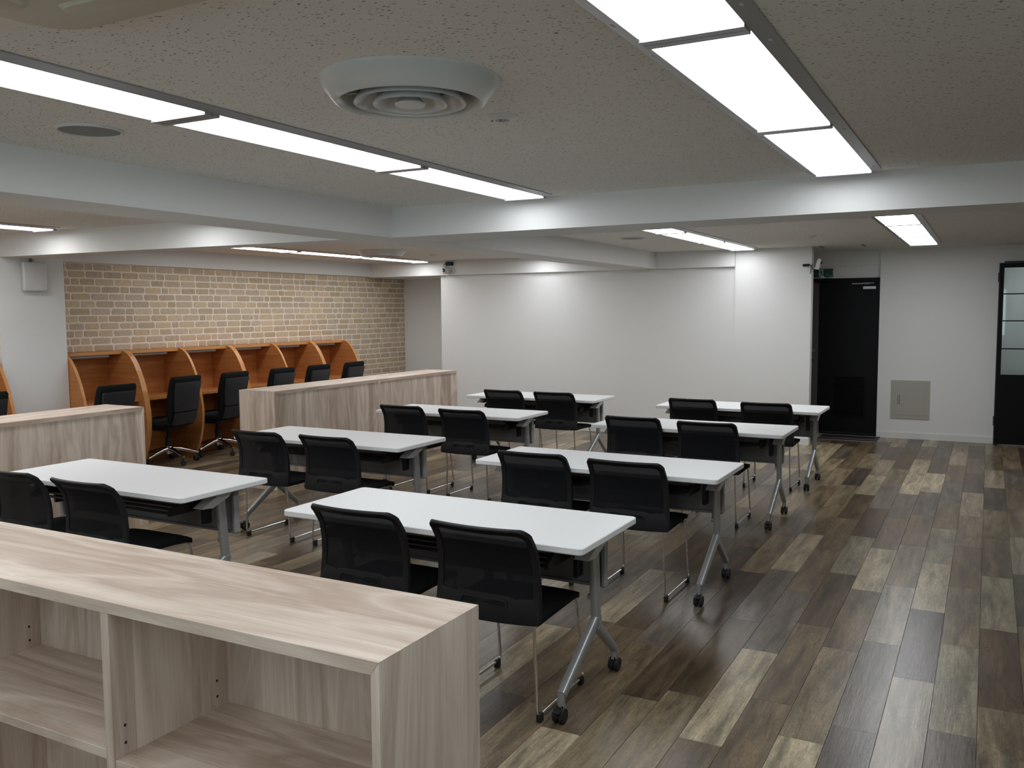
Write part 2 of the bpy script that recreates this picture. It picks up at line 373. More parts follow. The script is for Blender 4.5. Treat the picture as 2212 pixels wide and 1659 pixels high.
struct(ws.build('wall_side', M['wall']))
w2 = B()
for i in range(5):
    y = SY0 + (SY1-SY0)*i/4
    w2.box(XR+0.04, XR+0.10, max(SY0, y-0.03), min(SY1, y+0.03), SZ0, SZ1)
w2.box(XR+0.04, XR+0.10, SY0, SY1, SZ0, SZ0+0.05); w2.box(XR+0.04, XR+0.10, SY0, SY1, SZ1-0.05, SZ1)
win2 = struct(w2.build('window_2', M['alu']))
B().box(XR+0.068, XR+0.073, SY0, SY1, SZ0, SZ1).build('pane', M['glass'], win2)
WX0, WX1, WZ0, WZ1 = -6.6, 0.40, 0.85, 2.12
rr = B(); rr.box(XL, WX0, YR-0.12, YR, 0, ZC); rr.box(WX1, XR, YR-0.12, YR, 0, ZC); rr.box(WX0, WX1, YR-0.12, YR, 0, WZ0); rr.box(WX0, WX1, YR-0.12, YR, WZ1, ZC)
struct(rr.build('wall_rear', M['wall']))
wn = B()
for i in range(4):
    x = WX0 + (WX1-WX0)*i/3
    wn.box(x-0.03 if i else x, x+0.03 if i < 3 else x, YR-0.10, YR-0.04, WZ0, WZ1)
wn.box(WX0, WX1, YR-0.10, YR-0.04, WZ0, WZ0+0.05); wn.box(WX0, WX1, YR-0.10, YR-0.04, WZ1-0.05, WZ1)
win = struct(wn.build('window_1', M['alu']))
B().box(WX0, WX1, YR-0.075, YR-0.07, WZ0, WZ1).build('pane', M['glass'], win)
sl = B(); nsl = 26
for i in range(nsl):
    z = WZ0+0.03 + i*(WZ1-WZ0-0.05)/(nsl-1)
    a = 0.15; c, s_ = math.cos(a)*0.022, math.sin(a)*0.022
    sl.loft([[(WX0+0.02, YR+0.03-c, z-s_), (WX0+0.02, YR+0.03+c, z+s_), (WX0+0.02, YR+0.031+c, z+s_-0.001), (WX0+0.02, YR+0.031-c, z-s_-0.001)],
             [(WX1-0.02, YR+0.03-c, z-s_), (WX1-0.02, YR+0.03+c, z+s_), (WX1-0.02, YR+0.031+c, z+s_-0.001), (WX1-0.02, YR+0.031-c, z-s_-0.001)]])
bl = sl.build('blind_slats', M['blind'], win); bl['kind'] = 'stuff'
# room seen through the glass door
struct(B().box(0.0, XR, 13.3, 13.4, 0, ZC).build('wall_beyond', M['wall']))
struct(B().box(-0.05, 0.05, 12.05, 13.3, 0, ZC).build('wall_beyond_side', M['wall']))

# beams and soffits
struct(B().prism([(-3.72, 5.15), (XR, 5.135), (XR, 5.30), (-3.72, 5.67)], 'z', ZB, ZC+0.01).build('beam_cross', M['wall']), 'white boxed beam crossing the ceiling')
struct(B().box(-4.13, -3.72, YR, 5.67, ZB-0.001, ZC+0.01).build('beam_near', M['wall']), 'white boxed beam above the left tables')
struct(B().box(-4.13, -3.73, 5.67, 10.8, ZB, ZC+0.01).build('beam_far', M['wall']), 'white boxed beam running to the back wall')
struct(B().prism([(-8.0, 4.905), (-4.13, 5.10), (-4.13, 5.33), (-8.0, 5.17)], 'z', ZB, ZC+0.01).build('beam_column', M['wall']), 'white boxed beam meeting the white column')
struct(B().box(XL, -8.22, 5.53, 10.79, 2.135, ZC+0.01).build('soffit_left', M['wall']), 'white boxed strip above the bricks')
struct(B().box(XL, -2.735, 10.79, 11.76, ZB, ZC+0.01).build('soffit_back', M['wall']), 'white boxed strip above the back wall')
struct(B().box(XL, -7.90, 4.885, 5.535, 0, ZC+0.01).build('column_left', M['wall']), 'white column beside the brick wall')
# skirting
struct(B().box(-7.0, -2.73, 10.838, 10.85, 0, 0.075).build('baseboard_back', M['base']))
struct(B().box(-2.735, -1.832, 10.788, 10.80, 0, 0.075).build('baseboard_pier', M['base']))
struct(B().box(-1.2, 0.10, 11.838, 11.85, 0, 0.075).build('baseboard_right', M['base']))
struct(B().box(XL, -7.0, 11.738, 11.75, 0, 0.075).build('baseboard_alcove', M['base']))
struct(B().box(-7.90, -7.89, 4.885, 5.535, 0, 0.075).build('baseboard_column', M['base']))

# ------------------------------------------------------------------ floor planks
PW, PL = 0.165, 0.993
TONES = [((0.33, 0.285, 0.215), 2.0), ((0.17, 0.132, 0.088), 3.2), ((0.108, 0.077, 0.049), 2.4), ((0.135, 0.116, 0.102), 1.6), ((0.225, 0.185, 0.132), 3.0), ((0.085, 0.066, 0.054), 0.9)]
def tone(rng):
    t = rng.choices([a for a, w in TONES], [w for a, w in TONES])[0]; k = rng.uniform(0.88, 1.12)
    return (t[0]*k*0.93, t[1]*k*0.865, t[2]*k*0.75)
KNOWN = {}   # (column, index) -> colour of planks one can single out in the photo
LT, MD, BR, GR, DK = (0.43, 0.385, 0.295), (0.17, 0.132, 0.09), (0.105, 0.076, 0.048), (0.145, 0.127, 0.117), (0.095, 0.08, 0.073)
TAN, SIL, OLV = (0.225, 0.188, 0.132), (0.31, 0.285, 0.25), (0.27, 0.25, 0.195)
def plank_key(x, y):
    c = math.floor((x + 0.155)/PW); st = STAG(c)
    return c, math.floor((y - st)/PL)
def STAG(c):
    fixed = {-5: 4.11, -3: 4.30, -2: 4.475, -1: 4.085, 0: 3.615, 1: 3.925, -4: 5.57, -6: 4.49}
    if c in fixed: return fixed[c] % PL
    return (random.Random(c*31+5).random())*PL
def cx_of(c): return -0.155 + (c+0.5)*PW
for c, y, t in [(-5, 3.6, LT), (-5, 4.6, GR), (-5, 2.6, MD), (-5, 5.6, MD), (-4, 5.0, BR), (-4, 4.0, MD), (-4, 3.0, MD), (-4, 6.0, OLV), (-3, 3.8, TAN), (-3, 2.8, LT), (-3, 4.8, MD), (-3, 5.8, LT), (-3, 6.8, MD), (-3, 8.7, LT),
                (-2, 4.0, GR), (-2, 5.0, SIL), (-2, 3.0, DK), (-2, 6.0, TAN), (-2, 9.0, LT), (-2, 7.0, MD), (-1, 4.6, DK), (-1, 3.6, SIL), (-1, 5.6, LT), (-1, 2.6, SIL), (-1, 6.6, OLV), (-1, 7.6, MD), (0, 4.0, OLV), (0, 5.0, TAN), (0, 3.2, GR), (0, 6.0, MD), (0, 7.0, TAN),
                (1, 4.4, BR), (1, 5.4, OLV), (1, 3.4, TAN), (1, 6.4, MD), (-6, 4.0, BR), (-6, 3.0, TAN), (-6, 5.0, GR), (-7, 3.2, TAN), (-7, 4.2, BR), (-8, 2.6, LT), (-8, 3.6, MD)]:
    KNOWN[plank_key(cx_of(c), y)] = (t[0]*0.93, t[1]*0.865, t[2]*0.75)
PM = B().box(-PW/2+0.0006, PW/2-0.0006, -PL/2+0.0006, PL/2-0.0006, -0.004, 0, 0.0006, 1)
po = PM.build('plank', M['plank']); plank_me = po.data; bpy.data.objects.remove(po)
cand = []
c0, c1 = math.floor((XL+0.155)/PW), math.floor((XR+0.155)/PW)
for c in range(c0, c1+1):
    st = STAG(c); i0 = math.floor((YR-st)/PL); i1 = math.floor((11.93-st)/PL)
    for i in range(i0, i1+1):
        x = -0.155 + (c+0.5)*PW; y0 = st+i*PL; y1 = y0+PL
        full = (x-PW/2 > XL and x+PW/2 < XR and y0 > YR and y1 < 11.83)
        rng = random.Random(c*1009+i*13); col = KNOWN.get((c, i)) or tone(rng)
        p = project((x, (y0+y1)/2, 0)); area = 0
        if p and -60 < p[0] < 2270 and -60 < p[1] < 1750:
            q = [project((x+dx*PW/2, max(0.6, (y0+y1)/2+dy*PL/2), 0)) for dx, dy in ((-1, -1), (1, -1), (1, 1), (-1, 1))]
            if all(q):
                area = abs(sum(q[k][0]*q[(k+1) % 4][1]-q[(k+1) % 4][0]*q[k][1] for k in range(4)))/2
            if p[0] < 1020 and p[1] > 1128+0.175*p[0]: area *= 0.02
            if x < -5.5 and y0 < 5.9: area *= 0.1
        cand.append((area if full else 0, x, y0, y1, col, rng.random()))
cand.sort(key=lambda t: -t[0])
for a, x, y0, y1, col, rd in cand[:300]:
    o = link('plank', plank_me, fl, (x, (y0+y1)/2, 0)); o.color = (*col, 1)
bm = bmesh.new(); lay = bm.loops.layers.float_color.new('plank')
for a, x, y0, y1, col, rd in cand[300:]:
    xa, xb, ya, yb = max(XL, x-PW/2)+0.0006, min(XR, x+PW/2)-0.0006, max(YR, y0)+0.0006, min(11.93, y1)-0.0006
    if xb-xa < 0.005 or yb-ya < 0.005: continue
    v = [bm.verts.new(p) for p in ((xa, ya, 0), (xb, ya, 0), (xb, yb, 0), (xa, yb, 0), (xa, ya, -0.004), (xb, ya, -0.004), (xb, yb, -0.004), (xa, yb, -0.004))]
    for f in ((0, 1, 2, 3), (0, 4, 5, 1), (1, 5, 6, 2), (2, 6, 7, 3), (3, 7, 4, 0)):
        fc = bm.faces.new([v[k] for k in f])
        for l in fc.loops: l[lay] = (*col, rd)
me = bpy.data.meshes.new('planks_beyond'); bm.to_mesh(me); bm.free(); me.materials.append(M['plank_a'])
o = link('planks_beyond', me, fl); o['kind'] = 'stuff'

# ------------------------------------------------------------------ bricks
RH = 0.0772; bricks = []
BT = [(0.56, 0.44, 0.305), (0.53, 0.43, 0.325), (0.60, 0.485, 0.345), (0.51, 0.405, 0.285), (0.55, 0.455, 0.355), (0.62, 0.49, 0.335)]
rng = random.Random(11)
zt = 2.132; row = 0
while zt - RH > 0.5:
    y = 5.54 if zt > 1.24 else 9.93
    y -= rng.uniform(0.0, 0.15); 
    while y < 11.74:
        L = rng.choice([0.225, 0.235, 0.245, 0.215, 0.20, 0.18, 0.12, 0.10, 0.25, 0.23])
        a, b_ = max(y+0.009, 5.537 if zt > 1.24 else 9.93), min(y+L-0.009, 11.745)
        if b_-a > 0.03:
            bricks.append((a, b_, zt-RH+0.0085, zt-0.0085, (lambda k, c: (c[0]*k, c[1]*k, c[2]*k))(rng.uniform(0.92, 1.07), rng.choice(BT))))
        y += L
    zt -= RH; row += 1
def brick_mesh(rg):
    b = B(); pts = []
    for (sx, sy, a0) in ((1, 1, 0), (-1, 1, PI/2), (-1, -1, PI), (1, -1, 1.5*PI)):
        rx, ry = rg.uniform(0.06, 0.10), rg.uniform(0.22, 0.36)
        for k in range(3):
            a = a0+k*PI/4
            pts.append((sx*(0.5-rx)+rx*math.cos(a)+rg.uniform(-0.012, 0.012), sy*(0.5-ry)+ry*math.sin(a)+rg.uniform(-0.03, 0.03)))
    inn = [(p[0]*0.965, p[1]*0.90) for p in pts]
    b.loft([[(0, p[0], p[1]) for p in pts], [(0.0015, p[0], p[1]) for p in pts], [(0.004, p[0], p[1]) for p in inn]])
    return b
variants = []
for k in range(8):
    o = brick_mesh(random.Random(k)).build('brick', M['brick']); variants.append(o.data); bpy.data.objects.remove(o)
def bshow(t):
    p = project((XL, (t[0]+t[1])/2, (t[2]+t[3])/2))
    if not p: return 0
    d = math.hypot(XL, (t[0]+t[1])/2); return (t[1]-t[0])/d/d*abs(XL)/d
bricks.sort(key=bshow, reverse=True)
for i, (a, b_, z0, z1, col) in enumerate(bricks[:300]):
    o = link('brick', variants[i % 8], bw, (XL, (a+b_)/2, (z0+z1)/2)); o.scale = (1, b_-a, z1-z0); o.color = (*col, 1)
bm = bmesh.new(); lay = bm.loops.layers.float_color.new('plank')
for i, (a, b_, z0, z1, col) in enumerate(bricks[300:]):
    vm = variants[i % 8]; vs = [bm.verts.new((XL+v.co.x, (a+b_)/2+v.co.y*(b_-a), (z0+z1)/2+v.co.z*(z1-z0))) for v in vm.vertices]
    for p in vm.polygons:
        f = bm.faces.new([vs[k] for k in p.vertices])
        for l in f.loops: l[lay] = (*col, 1)
me = bpy.data.meshes.new('bricks_beyond'); bm.to_mesh(me); bm.free(); me.materials.append(M['brick_a'])
o = link('bricks_beyond', me, bw); o['kind'] = 'stuff'

# ------------------------------------------------------------------ doors
d1 = struct(B().box(-1.925, -1.235, 11.90, 11.95, 0.03, 1.95, 0.002, 1).build('door_1', M['door']), 'black steel exit door with a louvred vent')
fr = B(); fr.box(-2.15, -1.2, 11.885, 11.96, 1.95, 1.99); fr.box(-1.235, -1.2, 11.885, 11.96, 0, 1.95); fr.box(-2.15, -2.12, 11.885, 11.96, 0, 1.95)
fr.build('door_frame', M['door'], d1)
st = B().box(-2.12, -1.927, 11.897, 11.95, 0.03, 1.93, 0.003, 1).build('door_edge_plate', M['plate'], d1)
B().cyl((-2.0, 11.897, 0.97), (-2.0, 11.855, 0.97), 0.012).cyl((-2.0, 11.86, 0.97), (-1.95, 11.855, 0.985), 0.009).build('door_handle', M['chrome'], d1, 40)
B().cyl((-1.985, 11.897, 1.07), (-1.985, 11.875, 1.07), 0.022).build('lock_cylinder', M['steel'], d1, 40)
B().box(-1.40, -1.245, 11.85, 11.90, 1.845, 1.885, 0.006).build('door_closer', M['alu'], d1)
B().box(-1.53, -1.32, 11.862, 11.874, 1.91, 1.925).box(-1.40, -1.27, 11.85, 11.86, 1.917, 1.929).build('closer_arm', M['alu_grey'], d1)
slat = B().prism([(11.900, -0.009), (11.888, -0.004), (11.888, 0.0), (11.900, 0.009)], 'x', -1.72, -1.36)
so = slat.build('vent_slat', M['door'], d1, loc=(0, 0, 0.26)); 
for i in range(1, 21):
    s2 = so.copy(); COL.objects.link(s2); s2.location = (0, 0, 0.26+i*0.0235)
vf = B(); vf.box(-1.735, -1.345, 11.884, 11.90, 0.235, 0.25); vf.box(-1.735, -1.345, 11.884, 11.90, 0.745, 0.76); vf.box(-1.735, -1.72, 11.884, 11.90, 0.25, 0.745); vf.box(-1.36, -1.345, 11.884, 11.90, 0.25, 0.745)
vf.build('vent_frame', M['door'], d1)
ts = struct(B().box(-1.835, -1.15, 11.33, 11.90, -0.003, 0.006, 0.002, 1).build('trim_1', M['sill']), 'dark door threshold with thin metal strips')
for ya, yb in ((11.33, 11.345), (11.50, 11.51), (11.80, 11.81)): B().box(-1.835, -1.15 if ya < 11.7 else -1.2, ya, yb, 0.004, 0.009).build('metal_strip', M['alu_grey'], ts)
# glazed black door
GY0, GY1 = 11.70, 11.76
g = B(); g.box(0.095, 0.135, GY0, GY1, 0.02, 2.11); g.box(0.93, 0.97, GY0, GY1, 0.02, 2.11); g.box(0.135, 0.93, GY0, GY1, 2.062, 2.11); g.box(0.135, 0.93, GY0, GY1, 0.02, 0.83)
d2 = struct(g.build('door_2', M['door']), 'black framed door with four stacked glass panes')
zs = [0.83, 1.13, 1.452, 1.762, 2.062]
for i in range(4):
    B().box(0.137, 0.928, 11.727, 11.733, zs[i]+0.006, zs[i+1]-0.006).build('pane', M['glass'], d2)
for i in (1, 2, 3):
    B().box(0.135, 0.93, GY0+0.008, GY1-0.008, zs[i]-0.0065, zs[i]+0.0065).build('glazing_bar', M['door'], d2)
for z0, z1 in ((1.90, 2.01), (0.23, 0.34)):
    B().box(0.078, 0.095, GY0+0.01, GY1-0.005, z0, z1, 0.003, 1).build('hinge', M['blk_metal'], d2)
B().box(0.087, 0.14, GY1, 11.86, 0, 2.12).box(0.14, 1.0, GY1+0.02, 11.86, 2.115, 2.14).build('door_frame', M['blk_metal'], d2)

# ------------------------------------------------------------------ ceiling lights
LP = 1.357; LLEN = 1.285
def make_light(label, x, y0, mat, group):
    t = thing('ceiling_light', label, 'light', (x, y0, ZC), 0, group)
    d = B().box(-0.138, 0.138, 0.0, LLEN, -0.014, -0.012).build('diffuser', mat, t)
    d.data.materials.append(M['plastic_w'])
    for p in d.data.polygons: p.material_index = 0 if p.normal.z < -0.9 else 1
    for s in (-1, 1):
        B().prism([(s*0.1385, -0.017), (s*0.1385, -0.001), (s*0.182, -0.001), (s*0.182, -0.005)], 'y', -0.036, LLEN+0.036).build('side_flange', M['flange'], t)
        for yy in (0.12, LLEN-0.12): B().box(s*0.160-0.008, s*0.160+0.008, yy-0.012, yy+0.012, -0.012, -0.004, 0.002, 1).build('clip', M['flange'], t)
    for a, b_ in ((-0.034, -0.001), (LLEN+0.001, LLEN+0.034)): B().box(-0.1385, 0.1385, a, b_, -0.026, -0.001).build('end_cap', M['flange'], t)
    return t
ordn = ['farthest', 'second', 'third', 'fourth', 'fifth']
for nm, x, yend, n, mat in (('right ceiling strip over the aisle', -0.70, 4.99, 5, 'panel_cool'), ('left ceiling strip over the tables', -2.61, 5.02, 5, 'panel_cool')):
    for i in range(n):
        y0 = yend-LLEN-i*LP
        make_light('%s white light panel of the %s' % (ordn[i], nm), x, y0, M[mat], nm)
for nm, x, yend, n, mat in (('far strip beside the pier wall', -2.61, 10.64, 4, 'panel_far'), ('far right strip near the black door', -0.67, 10.95, 4, 'panel_far'),
                            ('far left strip near the bricks', -7.22, 10.64, 4, 'panel_warm'), ('hidden strip behind the far beam', -5.28, 10.64, 4, 'panel_far'),
                            ('near left strip by the column', -7.07, 4.78, 4, 'panel_warm'), ('near left strip behind the beam', -5.33, 4.84, 4, 'panel_warm')):
    for i in range(n):
        if i == 3 and yend > 10: continue
        make_light('%s light panel of the %s' % (ordn[i], nm), x, yend-LLEN-i*LP, M[mat], nm)

make_light('single light panel in the room beyond the glazed door', 0.9, 12.03, M['panel_cool'], 'lights beyond the glazed door')
# ------------------------------------------------------------------ ceiling fittings
def diffuser(label, x, y):
    t = thing('air_diffuser', label, 'air vent', (x, y, ZC), 0, 'round ceiling air diffusers')
    B().lathe([(0.290, 0.0), (0.287, -0.010), (0.240, -0.066), (0.232, -0.070), (0.225, -0.067), (0.214, -0.050), (0.205, -0.004)], seg=56).build('outer_ring', M['diff'], t, 35)
    B().lathe([(0.206, -0.003), (0.02, -0.002)], seg=40).build('duct', M['dark_in'], t, 30)
    for ro, ri, zo, zi in ((0.178, 0.135, -0.066, -0.020), (0.118, 0.075, -0.070, -0.026)):
        B().lathe([(ri, zi), (ro-0.012, zo), (ro, zo-0.004), (ro, zo+0.002), (ri+0.008, zi+0.004)], seg=48, closed=True).build('vane_ring', M['diff'], t, 40)
    B().lathe([(0.012, -0.03), (0.05, -0.070), (0.046, -0.076), (0.001, -0.074)], seg=32).build('centre_cone', M['diff'], t, 40)
    for k in range(4):
        a = k*PI/2+0.4; B().tube([(0.03*math.cos(a), 0.03*math.sin(a), -0.03), (0.21*math.cos(a), 0.21*math.sin(a), -0.03)], 0.004, 6).build('spoke', M['diff'], t)
diffuser('large round white air diffuser in the near ceiling', -1.645, 2.385)
diffuser('round white air diffuser far off beside the far left light strip', -6.38, 8.60)
def speaker(label, x, y):
    t = thing('ceiling_speaker', label, 'speaker', (x, y, ZC), 0, 'flush ceiling speakers')
    B().lathe([(0.128, 0), (0.128, -0.006), (0.118, -0.009), (0.114, -0.006), (0.114, 0)], seg=48).build('rim', M['plastic_w'], t, 40)
    B().lathe([(0.114, -0.005), (0.06, -0.007), (0.001, -0.0075)], seg=40).build('grille', M['spk'], t, 40)
speaker('grey round speaker grille beside the near left light strip', -3.165, 2.36)
speaker('grey round speaker grille in the far ceiling by the beam', -3.19, 8.50)
def sensor(label, x, y):
    t = thing('smoke_sensor', label, 'sensor', (x, y, ZC), 0, 'small ceiling sensors')
    B().lathe([(0.060, 0), (0.059, -0.006), (0.030, -0.016), (0.027, -0.017), (0.027, -0.008), (0.001, -0.008)], seg=36).build('cover', M['plastic_w'], t, 40)
    b = B()
    for k in range(6):
        a = k*PI/3+0.2; b.box(0.018*math.cos(a)-0.003, 0.018*math.cos(a)+0.003, 0.018*math.sin(a)-0.003, 0.018*math.sin(a)+0.003, -0.020, -0.007)
    b.build('vent_bar', M['plastic_w'], t)
    B().lathe([(0.0268, -0.0085), (0.001, -0.0086)], seg=24).build('dark_chamber', M['dark_in'], t)
    B().box(-0.046, -0.041, -0.002, 0.002, -0.016, -0.008).build('indicator', M['dark_in'], t)
sensor('small round sensor beside the large air diffuser', -1.63, 2.965)
sensor('tiny round sensor far off near the white security camera', -6.27, 9.55)
sensor('tiny flat sensor in the ceiling before the white pier', -1.59, 9.22)
for lb, x, y in (('thin ceiling bracket over the black door, left one', -1.75, 10.93), ('thin ceiling bracket over the black door, right one', -1.29, 10.88)):
    tag(B().box(x-0.012, x+0.012, y-0.14, y+0.14, ZC-0.012, ZC+0.001, 0.004, 1).build('ceiling_bracket', M['alu_grey']), lb, 'bracket', 'ceiling brackets')
# ceiling cassette air conditioner
ac = thing('air_conditioner', 'cream ceiling cassette air conditioner at the upper left corner', 'air conditioner', (-1.625, 1.035, ZC))
b = B(); outl = rrect(0.95, 0.95, 0.13, 8); inl = rrect(0.90, 0.90, 0.11, 8); il2 = rrect(0.50, 0.50, 0.06, 8)
b.loft([[(p[0], p[1], 0) for p in outl], [(p[0], p[1], -0.012) for p in outl], [(p[0], p[1], -0.028) for p in inl]], True)
b.build('fascia', M['plastic_cream'], ac, 40)
g = B(); g.loft([[(p[0], p[1], -0.027) for p in rrect(0.52, 0.52, 0.05, 6)], [(p[0], p[1], -0.036) for p in rrect(0.50, 0.50, 0.045, 6)]]); g.build('intake_grille', M['plastic_cream'], ac, 40)
for k in range(4):
    a = k*PI/2; c, s_ = math.cos(a), math.sin(a)
    f = B(); f.loft([[(c*px-s_*py, s_*px+c*py, -0.0275) for px, py in rrect(0.56, 0.085, 0.03, 5, 0, 0.345)], [(c*px-s_*py, s_*px+c*py, -0.036) for px, py in rrect(0.54, 0.07, 0.028, 5, 0, 0.345)]])
    f.build('louvre_flap', M['plastic_cream'], ac, 40)

# ------------------------------------------------------------------ wall fittings
ap = thing('access_panel', 'beige steel access panel low in the white wall', 'panel', (-0.825, 11.85, 0.484))
B().box(-0.219, 0.219, -0.012, 0.002, -0.238, 0.238, 0.002, 1).build('panel_frame', M['panel_beige'], ap)
B().box(-0.171, 0.171, -0.015, -0.010, -0.191, 0.191, 0.001, 1).build('panel_door', M['panel_beige'], ap)
B().box(-0.142, -0.112, -0.018, -0.014, -0.058, 0.058, 0.002, 1).build('latch', M['steel'], ap)
sg = thing('exit_sign', 'green exit sign with a white running figure over the black door', 'sign', (-1.955, 11.915, 2.057))
B().box(-0.19, 0.195, -0.028, 0.0, -0.062, 0.060, 0.003, 1).build('housing', M['plastic_w'], sg)
B().box(-0.186, 0.191, -0.031, -0.027, -0.053, 0.056).build('face', M['green'], sg)
B().prism([(-0.034, 0.049), (0.020, 0.049), (0.020, -0.028), (0.045, -0.056), (-0.010, -0.056), (-0.034, -0.044)], 'y', -0.0325, -0.0305).build('white_doorway', M['sign_w'], sg, loc=(0.055, 0, 0))
mn = B()
def limb(pts, r):
    for (a, b2) in zip(pts, pts[1:]):
        ax, az = a; bx2, bz = b2; L = math.hypot(bx2-ax, bz-az); nx, nz = -(bz-az)/L*r, (bx2-ax)/L*r
        ex, ez = (bx2-ax)/L*r*0.5, (bz-az)/L*r*0.5
        mn.prism([(ax+nx-ex, az+nz-ez), (bx2+nx+ex, bz+nz+ez), (bx2-nx+ex, bz-nz+ez), (ax-nx-ex, az-nz-ez)], 'y', -0.034, -0.032)
mn.prism([(-0.015+0.0075*math.cos(k*PI/5), 0.040+0.0075*math.sin(k*PI/5)) for k in range(10)], 'y', -0.034, -0.032)
limb([(-0.008, 0.024), (0.0, -0.004)], 0.008)
limb([(-0.008, 0.026), (-0.020, 0.014), (-0.032, 0.009)], 0.0032); limb([(-0.004, 0.028), (0.008, 0.026), (0.015, 0.012)], 0.0032)
limb([(-0.002, -0.004), (-0.012, -0.022), (-0.022, -0.040), (-0.012, -0.052)], 0.0042); limb([(0.002, -0.004), (0.006, -0.022), (0.026, -0.024)], 0.0042)
mn.build('running_figure', M['green'], sg, loc=(0.055, 0, 0))
mk = B()
for k in range(5): mk.box(0.105+k*0.009, 0.110+k*0.009, -0.0325, -0.0305, -0.026, -0.019)
mk.box(0.165, 0.180, -0.0325, -0.0305, -0.047, -0.036); mk.build('small_marks', M['sign_w'], sg)
# wireless antenna on the column
an = thing('wireless_antenna', 'square white antenna box on the white column', 'antenna', (-7.90, 5.20, 1.955))
B().box(0.035, 0.075, -0.115, 0.115, -0.135, 0.135, 0.012, 3).build('housing', M['plastic_w'], an, 40)
B().prism([(-0.06, -0.12), (0.06, -0.12), (0.045, -0.085), (0.02, -0.075), (-0.02, -0.075), (-0.045, -0.085)], 'x', 0.073, 0.079).build('cover_flap', M['plastic_w'], an)
B().box(0.0, 0.037, -0.03, 0.03, -0.05, 0.05).box(0.0, 0.05, -0.012, 0.012, 0.12, 0.165).build('bracket', M['steel'], an)
B().tube([(0.02, 0, 0.16), (0.02, 0, 0.19)], 0.005, 6).build('cable', M['plastic_w'], an)
# security cameras
sc_ = thing('security_camera', 'round white security camera on the soffit above the alcove', 'camera', (-6.83, 10.79, 2.19), 0, 'security cameras')
B().lathe([(0.001, -0.055), (0.036, -0.050), (0.050, -0.028), (0.053, 0.0), (0.048, 0.03), (0.030, 0.058), (0.001, 0.066)], c=(0, -0.075, 0), seg=32).build('housing', M['plastic_w'], sc_, 60)
B().cyl((0.0, -0.118, 0.0), (-0.008, -0.132, -0.002), 0.026).build('lens_ring', M['lens'], sc_, 40)
B().cyl((-0.008, -0.131, -0.002), (-0.010, -0.136, -0.002), 0.012).build('lens', M['plastic_w'], sc_, 40)
B().cyl((0.075, 0.0, -0.005), (0.075, -0.02, -0.005), 0.034).tube([(0.075, -0.015, -0.005), (0.055, -0.05, -0.04), (0.02, -0.07, -0.05)], 0.010, 8).build('mount', M['plastic_w'], sc_, 40)
pa = thing('power_adapter', 'black power adapter above the round security camera', 'adapter', (-6.80, 10.79, 2.285), 0, 'camera power adapters')
B().box(-0.055, 0.055, -0.045, 0.0, -0.028, 0.024, 0.006).build('body', M['blk'], pa)
B().tube(fillet([(-0.05, -0.03, 0.0), (-0.085, -0.035, 0.0), (-0.085, -0.05, -0.065)], 0.02), 0.004, 6).build('cord', M['rubber'], pa)
s2 = thing('security_camera', 'white paddle-shaped security camera beside the exit sign', 'camera', (-1.84, 10.83, 2.12), 0, 'security cameras')
B().tube(fillet([(0.0, 0.02, -0.04), (0.03, -0.02, -0.045), (0.075, -0.04, -0.03)], 0.02), 0.009, 8).build('arm', M['plastic_w'], s2, 40)
b = B(); A_ = [(0.045, -0.055), (0.085, -0.062), (0.112, 0.05), (0.105, 0.062), (0.082, 0.065), (0.066, 0.048)]
b.prism(A_, 'y', -0.075, -0.030); b.build('housing', M['plastic_w'], s2)
B().cyl((0.105, -0.052, 0.02), (0.120, -0.052, 0.016), 0.016).build('lens', M['lens'], s2, 40)
B().box(-0.012, 0.0, -0.02, 0.03, -0.075, 0.0).build('mount', M['plastic_w'], s2)
p2 = thing('power_adapter', 'black power adapter on the white pier beside the exit sign', 'adapter', (-1.895, 10.80, 2.115), 0, 'camera power adapters')
B().box(-0.042, 0.032, -0.03, 0.0, -0.016, 0.014, 0.005).build('body', M['blk'], p2)
B().tube(fillet([(0.03, -0.02, 0.0), (0.06, -0.025, 0.0), (0.052, -0.025, -0.03), (0.050, -0.012, -0.06), (0.044, -0.008, -0.10)], 0.02), 0.004, 6).build('cord', M['rubber'], p2)

# ------------------------------------------------------------------ bookcases
def pin_holes(t, x, side, ys, zs_):
    for y in ys:
        for z in zs_: B().cyl((x, y, z), (x+side*0.0006, y, z), 0.004, None, 10).build('pin_hole', M['hole'], t)
nb = thing('low_bookcase', 'pale wood open bookcase nearest the camera with empty shelves', 'bookcase', (0, 0, 0), 0, 'low pale wood bookcases')
bx0, bx1, by0, by1, bt = -3.575, -1.052, 1.383, 1.777, 0.902
B().prism([(bx0+0.0005, bt), (bx1-0.0005, bt), (bx1-0.0212, bt-0.029), (bx0+0.0212, bt-0.029)], 'y', by0, by1).build('top', M['oak_x'], nb)
B().prism([(bx1, 0), (bx1, bt-0.0005), (bx1-0.021, bt-0.0297), (bx1-0.021, 0)], 'y', by0, by1).build('side_panel', M['oak_z'], nb)
B().prism([(bx0, 0), (bx0, bt-0.0005), (bx0+0.021, bt-0.0297), (bx0+0.021, 0)], 'y', by0, by1).build('side_panel', M['oak_z'], nb)
for xa in (-1.901, -2.745): B().box(xa, xa+0.029, by0+0.002, by1-0.018, 0.06, bt-0.0295, 0.0008, 1).build('divider', M['oak_z'], nb)
B().box(bx0+0.021, bx1-0.021, by1-0.018, by1-0.006, 0.05, bt-0.0295).build('back_panel', M['oak_z'], nb)
